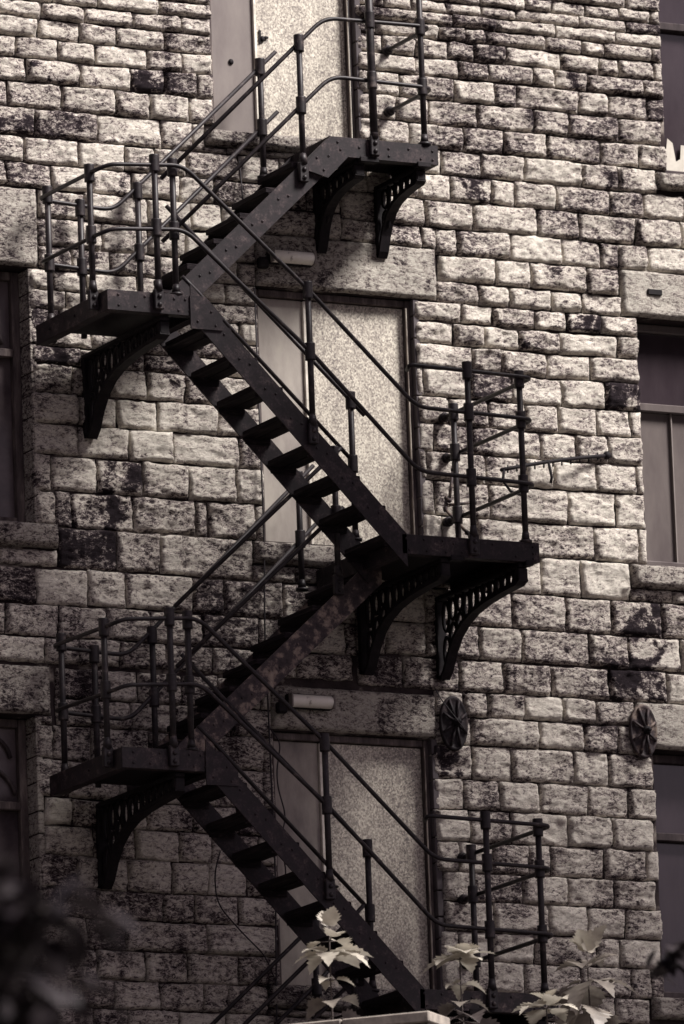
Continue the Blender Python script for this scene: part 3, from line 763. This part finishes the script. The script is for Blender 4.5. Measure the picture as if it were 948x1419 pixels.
    xlo = x_hi - (top_edge-(z_lo+0.05))/sl
    rise = (z_hi-z_lo)/n; pos = []
    for i in range(1, n):
        zt = z_lo + rise*i; pos.append((x_hi+(zt+0.035-top_edge)/sl, zt))
    xt = x_hi + 0.10
    for y in (YM2, YI): stringer(xlo, ze(xlo), xt, ze(xt)-(0.0), y, 0.222, rivets=[q[0] for q in pos], mat=M_RUST if dz else M_IRON)
    for x, z in pos: tread(x, z, YM2+0.006, YI-0.006)
    # outer rails of this flight
    if dz == 0:
        for k, (zl, zu, xe, zend) in enumerate(((15.395, 16.655, -1.595, 16.665), (14.965, 16.255, -1.60, 16.24))):
            s_ = 0.965 if k == 0 else 0.955
            xbend = (-0.345, -0.31)[k]
            rail([(xe, YM2-0.012, zu-(xbend-xe)*s_), (xbend, YM2-0.012, zu), (0.462, YM2-0.012, zend), (0.462, -0.02, zend)], 0.1)
            hook((xe, YM2-0.012, zu-(xbend-xe)*s_), (-1,0,-0.9)); wall_flange(0.462, zend)
        post(-0.551, YM2-0.03, 15.62, 16.50, (16.455, 16.03), foot='strap')
        post(-0.566, YI-0.02, 15.66, 16.48, (16.43, 16.01), foot='flange')
    else:
        for k, (zz) in enumerate((13.565+0.105, 13.165+0.105)):
            xe = -1.60; s_ = 0.905
            rail([(xe, YM2-0.012, zz-(-0.40-xe)*s_), (-0.40, YM2-0.012, zz), (-0.34, YM2-0.012, zz+0.05)], 0.05); hook((xe, YM2-0.012, zz-(-0.40-xe)*s_), (-1,0,-0.9))
        post(-0.405, YM2-0.03, 12.84, 13.715, (13.665, 13.265), foot='strap')
        post(-0.392, YI-0.02, 12.86, 13.665, (13.61, 13.21), foot='flange')
    for zi in (iz, iz2): hook((ix, YI-0.01, zi), (1, 0, 0.7))
# flight up to the lower right landing from the yard
ze = lambda x: 9.958 + 0.90*(x+0.171)
pos = [(-0.171+(8.517+0.1895*i+0.035-9.958)/0.9, 8.517+0.1895*i) for i in range(1, 8)]
for y in (YM2, YI): stringer(-1.72, ze(-1.72), -0.07, ze(-0.07), y, 0.222, rivets=[q[0] for q in pos])
for x, z in pos: tread(x, z, YM2+0.006, YI-0.006)
for y, a, c in ((YM2-0.012, 10.67, 10.27), (YI-0.01, 10.72, 10.32)):
    for zz in (a, c): rail([(-1.75, y, zz-1.45*0.905), (-0.40, y, zz-0.1), (-0.30, y, zz)], 0.05)
post(-0.405, YM2-0.03, 9.84, 10.715, (10.57, 10.2), foot='strap'); post(-0.392, YI-0.02, 9.86, 10.665, (10.61, 10.21))
post(-1.60, YM2-0.03, 8.5, 9.62, (9.5, 9.1)); post(-1.60, YI-0.02, 8.5, 9.62, (9.55, 9.15))
# ---- narrow top landing
riv = [(-0.30, 15.80), (-0.29, 15.745), (-0.22, 15.80), (-0.12, 15.78), (0.02, 15.80), (0.02, 15.74), (0.10, 15.79), (0.10, 15.74), (0.25, 15.8), (0.34, 15.74), (0.43, 15.80), (0.43, 15.74)]
landing(-0.345, 0.472, -0.672, -0.012, 15.842, 0.135, rivets=riv)
bracket(0.36, 15.707, 0.64, 0.50); bracket(-0.10, 15.707, 0.64, 0.50)
for xa_, xb_ in ((-0.12, 0.02), (0.31, 0.41)): b = MB(); b.box(xa_, xb_, -0.69, -0.62, 15.685, 15.72, 0.004); part(b, 'clamp', M_CAST)
post(-0.018, -0.70, 15.842, 17.35, (16.66, 16.245, 17.10), r=0.027, foot='strap')
post(0.385, -0.655, 15.842, 17.35, (16.66, 16.245, 17.10))
rail([(-0.12, -0.684, 17.10), (0.462, -0.684, 17.10), (0.462, -0.02, 17.09)], 0.07); wall_flange(0.462, 17.09)
g = MB(); g.prism([(-0.57, 15.60), (-0.345, 15.835), (-0.20, 15.835), (-0.20, 15.72), (-0.37, 15.55)], 'y', -0.694, -0.682)
for q in ((-0.45,15.68), (-0.36,15.70), (-0.29,15.8), (-0.27,15.75), (-0.4,15.6)): rivet(g, q[0], -0.694, q[1])
part(g, 'splice_plate', M_IRON)

# ------------------------------------------------------------------ fittings on the wall
def wall_light(x, z, label):
    t = thing('wall_light', label, 'wall light', (x, 0.0, z), 'bulkhead lights over the doorways')
    b = MB(); b.box(-0.165, 0.165, -0.085, -0.036, -0.048, 0.048, 0.006); b.build('base', M_CAST, t)
    b = MB(); k = 10
    outl = [(-0.085-0.05*math.sin(math.pi*i/k), -0.043*math.cos(math.pi*i/k)) for i in range(k+1)]
    n = len(outl); vs = [(-0.155, y, zz) for y, zz in outl] + [(0.155, y, zz) for y, zz in outl]
    b.add(vs, [[i, i+1, n+i+1, n+i] for i in range(n-1)], True); b.add(vs, [list(range(n))[::-1], list(range(n, 2*n))]); b.build('diffuser', M_WHITE, t)
    for xe in (-0.163, 0.149): b = MB(); b.box(xe, xe+0.014, -0.139, -0.0855, -0.047, 0.047, 0.004); b.build('end_cap', M_BOARDD, t)
    b = MB(); b.box(-0.24, -0.168, -0.09, -0.034, -0.085, -0.01, 0.01); b.build('junction_box', M_CAST, t)
wall_light(-0.352, 15.148, 'grimy white bulkhead light on the lintel above the middle door')
wall_light(-0.333, 12.128, 'grimy white bulkhead light on the lintel above the lowest door')
def anchor(x, z, label, mat):
    t = thing('wall_anchor', label, 'anchor plate', (x, -0.03, z), 'oval tie rod anchor plates')
    b = MB(); n = 28; A, B = 0.105, 0.188
    rings = [(1.0, 0.0), (1.0, -0.020), (0.93, -0.030), (0.86, -0.022), (0.5, -0.028), (0.25, -0.045), (0.0, -0.05)]
    vs = []
    for s, y in rings:
        for j in range(n): a = 2*math.pi*j/n; vs.append((A*s*math.cos(a), y, B*s*math.sin(a)))
    b.add(vs, [[i*n+j, (i+1)*n+j, (i+1)*n+(j+1) % n, i*n+(j+1) % n] for i in range(len(rings)-1) for j in range(n)], True); b.build('plate', mat, t)
    r = MB()
    for j in range(8):
        a = 2*math.pi*(j+0.5)/8
        r.tube([(A*0.18*math.cos(a), -0.05, B*0.18*math.sin(a)), (A*0.9*math.cos(a), -0.032, B*0.9*math.sin(a))], 0.0095, 6)
    r.build('rib', mat, t)
    k = MB(); k.tube([(0,-0.04,0), (0,-0.08,0)], 0.03, 6); k.tube([(0,-0.08,0), (0,-0.105,0)], 0.014, 8); k.build('nut', M_CAST, t)
anchor(0.757, 12.045, 'dark oval ribbed iron anchor plate beside the lowest door lintel', M_IRON)
anchor(2.205, 12.065, 'lighter oval ribbed iron anchor plate beside the lowest window on the right', M_RUST)
def cable(pts, label, r=0.006, smooth=True):
    b = MB(); b.tube(path(pts, 0.15, 8) if smooth else pts, r, 6); return tag(b.build('cable', M_CABLE), label, 'cable')
cable([(-0.62,-0.05,14.93), (-0.615,-0.05,13.2), (-0.64,-0.06,12.6), (-0.625,-0.06,11.0), (-0.66,-0.05,9.6), (-0.66,-0.04,8.5)], 'long black cable hanging straight down the stones left of the two lower doors')
arc = [(-0.52+0.17*math.cos(a)*1.0, -0.06, 15.55+0.16*math.sin(a)) for a in np.linspace(math.pi*1.0, math.pi*2.0, 14)]
cable([(-0.70,-0.05,15.8)] + arc + [(-0.33,-0.05,15.75)], 'thin black cable sagging in a loop below the top landing', 0.005, False)
cable([(0.165,-0.045,17.3), (0.17,-0.045,16.6), (0.175,-0.045,15.9)], 'thin straight wire running down the stones right of the top door', 0.004)
cable([(-1.02,-0.05,11.10), (-1.07,-0.055,10.95), (-1.06,-0.055,10.75), (-0.90,-0.055,10.58), (-0.72,-0.055,10.42), (-0.66,-0.055,10.28)], 'slack black cable curving across the stones beneath the lower flight', 0.005)
cable([(-0.64,-0.06,11.95), (-0.55,-0.06,11.85), (-0.60,-0.06,11.6), (-0.53,-0.06,11.35), (-0.58,-0.06,11.2), (-0.54,-0.06,10.95), (-0.62,-0.06,10.8)], 'crinkled black cable hugging the left jamb of the lowest door', 0.005)
cable([(0.62,-0.05,12.28), (0.66,-0.06,12.2), (0.72,-0.16,12.05), (0.80,-0.13,11.98)], 'thin dark wire looped over the dark oval anchor plate', 0.004)
# spiked rod
t = thing('spiked_rod', 'dark barbed iron rod jutting from the stones behind the middle landing rails', 'spiked rod', (1.03,-0.35,13.73))
P0, P1 = Vector((0,0,0)), Vector((1.0, 0.33, 0.235))
b = MB(); b.tube([P0 + (P1-P0)*q + Vector((0,0,0.012*math.sin(q*3.1))) for q in np.linspace(0,1,8)], 0.013, 7); b.sphere(P1, 0.03); b.build('rod', M_CAST, t)
b = MB()
for i in range(11):
    c = P0 + (P1-P0)*(0.06+i*0.085); b.tube([c+Vector((0,0,-0.026)), c+Vector((0.004,0,0.030))], 0.0065, 5, True, 0.005)
b.build('barb', M_CAST, t)
b = MB(); b.tube([(0.02,0,0), (0.0,-0.02,-0.08), (0.05,-0.03,-0.15), (0.14,-0.02,-0.17), (0.2,0,-0.12)], 0.0095, 6); b.build('bent_end', M_CAST, t); b = MB(); b.tube([(0.42,0.1,0.1),(0.44,0.1,0.0),(0.43,0.1,-0.04)], 0.0095, 6); b.build('bent_end', M_CAST, t)
t = thing('rod_linkage', 'crooked linked iron rods hanging behind the middle landing posts', 'iron linkage', (0.80,-0.1,13.35))
b = MB()
for A_, B_ in (((0.02,0,0.60), (0.0,0,0.42)), ((0.0,0,0.42), (-0.05,-0.02,0.2)), ((-0.06,0,0.22), (-0.07,0,0.15)), ((-0.07,0,0.14), (0.06,-0.05,-0.02)), ((0.06,-0.05,-0.02), (0.14,-0.1,-0.14)), ((-0.06,0,0.17), (0.12,-0.06,0.19))): b.tube([A_, B_], 0.011, 6); b.sphere(A_, 0.018); b.sphere(B_, 0.018)
b.build('link', M_RUST, t)

# ------------------------------------------------------------------ parapet at the edge of the yard
t = thing('yard_wall', 'low stone yard wall with pale coping below the lower landing', 'wall', (-1.76,-4.3,8.44))
mt = Matrix.Rotation(math.radians(-49), 4, 'Z')
ztop = 9.372-8.44
b = MB(); b.box(-3.4, -0.02, 0.0, 0.3, 0, ztop-0.07, 0.01, mt); b.build('body', M_DRESSED, t)
b = MB(); x = -3.45
while x < -0.02: L_ = min(0.575, -x); b.box(x, x+L_-0.006, -0.03, 0.33, ztop-0.068, ztop, 0.008, mt); x += L_
b.build('coping', M_COPING, t)

# ------------------------------------------------------------------ plants
def leaf_geo(b, base, direction, up, length, width, fold=0.25, droop=0.35, lobes=True):
    """a lobed leaf folded along its midrib and bending down towards its tip"""
    d = Vector(direction).normalized(); u = Vector(up); s = d.cross(u)
    if s.length < 1e-4: s = d.cross(Vector((1,0,0)))
    s.normalize(); u = s.cross(d).normalized()
    if lobes:
        ts = [0, 0.05, 0.12, 0.20, 0.28, 0.34, 0.42, 0.48, 0.55, 0.62, 0.70, 0.76, 0.84, 0.92, 1.0]
        ws = [0.0, 0.22, 0.40, 0.36, 0.56, 0.42, 0.54, 0.38, 0.44, 0.27, 0.30, 0.19, 0.17, 0.07, 0.0]
        fw = [0, -0.06, -0.02, 0.02, 0.09, 0.03, 0.13, 0.04, 0.10, 0.02, 0.08, 0.02, 0.04, 0.0, 0.0]
    else:
        ts = [0, 0.15, 0.35, 0.55, 0.75, 1.0]; ws = [0, 0.26, 0.45, 0.44, 0.28, 0.0]; fw = [0]*6
    mid, lf, rt = [], [], []
    for t_, w_, f_ in zip(ts, ws, fw):
        c = Vector(base) + d*(t_*length) - u*(droop*length*t_*t_)
        mid.append(c); e = c + d*f_*length + u*(fold*w_*width) - u*(droop*length*0.2*w_)
        lf.append(e + s*w_*width); rt.append(e - s*w_*width)
    n = len(ts); vs = mid + lf + rt
    fs = []
    for i in range(n-1): fs.append([i, i+1, n+i+1, n+i]); fs.append([i+1, i, 2*n+i, 2*n+i+1])
    b.add(vs, fs, True)
def sapling(x, y, z0, z1, seed, label, whorls, lean=(0,0)):
    """whorls: (distance below the tip, leaves, elevation, leaf length, stalk, droop, tone)"""
    r = random.Random(seed)
    t = thing('sapling', label, 'plant', (x, y, z0), 'maple saplings'); H = z1-z0
    at = lambda q: Vector((lean[0]*q*q + 0.012*math.sin(5*q), lean[1]*q*q, H*q))
    stem = MB(); stem.tube([at(q) for q in np.linspace(0, 1, 12)], 0.010, 6, True, 0.004)
    B = (MB(), MB(), MB())
    for k, (dn, m_, el, L, stalk, droop, tone) in enumerate(whorls):
        c = at(1-dn/H); a0 = r.uniform(0, 6.28)
        for j in range(m_):
            a = a0 + j*2*math.pi/m_ + r.uniform(-0.3, 0.3); e = el + r.uniform(-0.2, 0.2)
            d = Vector((math.cos(a)*math.cos(e), math.sin(a)*math.cos(e), math.sin(e)))
            p1 = c + d*stalk*r.uniform(0.7, 1.3); stem.tube([c, p1], 0.0034, 5)
            l = L*r.uniform(0.68, 1.0)
            leaf_geo(B[tone], p1, d + Vector((r.uniform(-.1,.1), r.uniform(-.1,.1), r.uniform(-.15,.1))), (r.uniform(-.25,.25), r.uniform(-.25,.25), 1), l, l*r.uniform(0.8, 1.0), r.uniform(0.1, 0.5), droop*r.uniform(0.7, 1.4))
    stem.build('stem', M_BARK, t)
    for bb, nm, mt_ in zip(B, ('young_leaf', 'leaf', 'old_leaf'), (M_LEAF, M_LEAFMID, M_LEAFD)):
        if bb.v: bb.build(nm, mt_, t)
sapling(-1.95, -3.35, 8.46, 10.03, 3, 'tall sapling with drooping pale leaves in front of the lower flight',
        [(0.0, 2, 1.1, 0.15, 0.01, 0.2, 0), (0.09, 3, 0.15, 0.15, 0.05, 0.5, 0), (0.17, 7, 0.22, 0.23, 0.04, 0.55, 0), (0.33, 3, 0.1, 0.15, 0.05, 0.5, 0), (0.46, 3, 0.1, 0.17, 0.07, 0.5, 1), (0.58, 4, 0.0, 0.22, 0.08, 0.5, 2), (0.70, 4, 0.0, 0.24, 0.10, 0.5, 2), (0.84, 5, 0, 0.24, 0.12, 0.4, 2), (1.0, 5, 0, 0.24, 0.14, 0.4, 2)], lean=(0.02,0))
sapling(-0.95, -3.2, 8.46, 9.92, 8, 'sapling with a flat spray of pale leaves before the lower landing posts',
        [(0.0, 4, 0.75, 0.16, 0.01, 0.3, 0), (0.03, 7, 0.28, 0.23, 0.03, 0.45, 0), (0.19, 3, 0.1, 0.14, 0.04, 0.5, 0), (0.31, 3, 0, 0.15, 0.06, 0.5, 1), (0.42, 6, 0.0, 0.22, 0.09, 0.4, 2), (0.52, 6, 0, 0.22, 0.14, 0.4, 2), (0.62, 6, 0, 0.22, 0.14, 0.4, 2), (0.8, 5, 0, 0.22, 0.14, 0.4, 2)])
sapling(-0.10, -3.3, 8.46, 9.95, 15, 'rightmost sapling with large drooping grey leaves against bare stone',
        [(0.0, 3, 0.95, 0.20, 0.01, 0.3, 0), (0.10, 4, 0.4, 0.22, 0.04, 0.5, 1), (0.19, 6, 0.0, 0.26, 0.06, 0.75, 1), (0.34, 4, -0.3, 0.28, 0.09, 0.8, 1), (0.55, 4, -0.2, 0.24, 0.1, 0.6, 2)])
sapling(-0.46, -3.4, 8.46, 9.62, 21, 'shortest sapling low between two taller ones',
        [(0.0, 3, 0.6, 0.14, 0.01, 0.3, 0), (0.05, 6, 0.15, 0.21, 0.04, 0.5, 0), (0.2, 5, 0.0, 0.22, 0.07, 0.5, 1), (0.34, 5, 0, 0.22, 0.1, 0.5, 2)])

# trees: trunk, limbs and leaf clusters
def tree(x, y, z0, h, crown, seed, label, leaf=0.13, n=1400, mat=None, lean=(0,0), trunk_r=0.14):
    r = random.Random(seed); t = thing('tree', label, 'tree', (x, y, z0))
    tr = MB(); top = Vector((lean[0], lean[1], h*0.9))
    pts = [(lean[0]*q*q, lean[1]*q*q, h*0.9*q) for q in np.linspace(0,1,9)]
    tr.tube(pts, trunk_r, 9, True, trunk_r*0.2)
    lv = MB(); cx, cz, rx, rz = crown
    limbs = []
    for k in range(16):
        q = r.uniform(0.35, 0.92); s = Vector((lean[0]*q*q, lean[1]*q*q, h*0.9*q)); a = r.uniform(0, 6.28)
        e = s + Vector((math.cos(a)*rx*r.uniform(0.5,0.95), math.sin(a)*rx*r.uniform(0.5,0.95), rz*r.uniform(0.05,0.5)))
        mdl = (s+e)/2 + Vector((0,0,0.12*rx)); tr.tube([s, mdl, e], trunk_r*0.3, 6, True, trunk_r*0.06); limbs.append((s, mdl, e))
    for i in range(n):
        s, mdl, e = r.choice(limbs); q = r.uniform(0.25, 1.05)
        c = s*(1-q)**2 + mdl*2*q*(1-q) + e*q*q + Vector((r.gauss(0,1), r.gauss(0,1), r.gauss(0,0.8)))*rx*0.13
        a = r.uniform(0, 6.28); d = Vector((math.cos(a), math.sin(a), r.uniform(-0.8, 0.3)))
        leaf_geo(lv, c, d, (r.uniform(-.5,.5), r.uniform(-.5,.5), 1), leaf*r.uniform(0.7,1.3), leaf*r.uniform(0.45,0.7), 0.2, 0.3, False)
    tr.build('trunk', M_BARK, t); lv.build('crown', mat or M_LEAFD, t)
def unseen_shade_tree(x, y, z0, trunk_h, c, rad, seed, label, n=5200, leaf=0.3):  # unseen trees, added to shade the wall and cut its skylight
    r = random.Random(seed); t = thing('tree', label, 'tree', (x, y, z0)); tr = MB()
    tr.tube([(0.1*math.sin(q*4), 0.1*math.cos(q*3)-0.1, (trunk_h+rad[2]*0.8)*q) for q in np.linspace(0,1,10)], 0.26, 10, True, 0.06)
    cl = []
    for k in range(46):
        a, zz = r.uniform(0, 6.283), r.uniform(-1, 1); w = math.sqrt(1-zz*zz)*r.uniform(0.45, 1.0)
        p_ = Vector((c[0]+rad[0]*w*math.cos(a), c[1]+rad[1]*w*math.sin(a), c[2]+rad[2]*zz*r.uniform(0.6,1.0))); cl.append((p_, r.uniform(0.35, 0.75)))
        if k % 2 == 0:
            s = Vector((0, 0, trunk_h*r.uniform(0.75, 1.1))); tr.tube([s, (s+p_)/2+Vector((0,0,0.3)), p_], 0.07, 6, True, 0.015)
    lv = MB()
    for i in range(n):
        p_, q = r.choice(cl); v = Vector((r.gauss(0,1), r.gauss(0,1), r.gauss(0,0.8)))*q*0.62
        a = r.uniform(0, 6.283)
        leaf_geo(lv, p_+v, (math.cos(a), math.sin(a), r.uniform(-0.7,0.3)), (r.uniform(-.6,.6), r.uniform(-.6,.6), 1), leaf*r.uniform(0.7,1.3), leaf*r.uniform(0.6,0.9), 0.2, 0.3, False)
    tr.build('trunk', M_BARK, t); lv.build('crown', M_LEAFD, t)
unseen_shade_tree(2.75, -5.4, 8.46, 7.0, (0, 0, 9.1), (2.2, 1.8, 2.1), 31, 'broad tall tree added out of view to shade the lower left wall', 9500, 0.33)  # added along the sun's path to darken the lower left
unseen_shade_tree(-8.5, -3.9, 8.46, 3.4, (0, 0, 4.6), (2.5, 2.6, 4.0), 32, 'full leafy tree added out of view on the left to block skylight', 5200, 0.3)  # added to keep sky light off the lower left
unseen_shade_tree(6.9, -5.6, 8.46, 6.0, (0, 0, 7.7), (2.2, 1.7, 2.0), 33, 'smaller spreading tree added out of view to dim the lower right wall', 4200, 0.33)  # added so the lower right gets partial shade
tree(-14.62, -25.0, 0.2, 6.95, (0, 0, 0.66, 0.5), 5, 'dark blurred leafy tree in the lower left corner', 0.15, 1800, M_LEAFBLACK)
tree(-5.27, -14.0, 4.9, 3.98, (0, 0, 0.42, 0.4), 9, 'dark bush against the lower right window', 0.13, 700, M_LEAFBLACK, trunk_r=0.05)
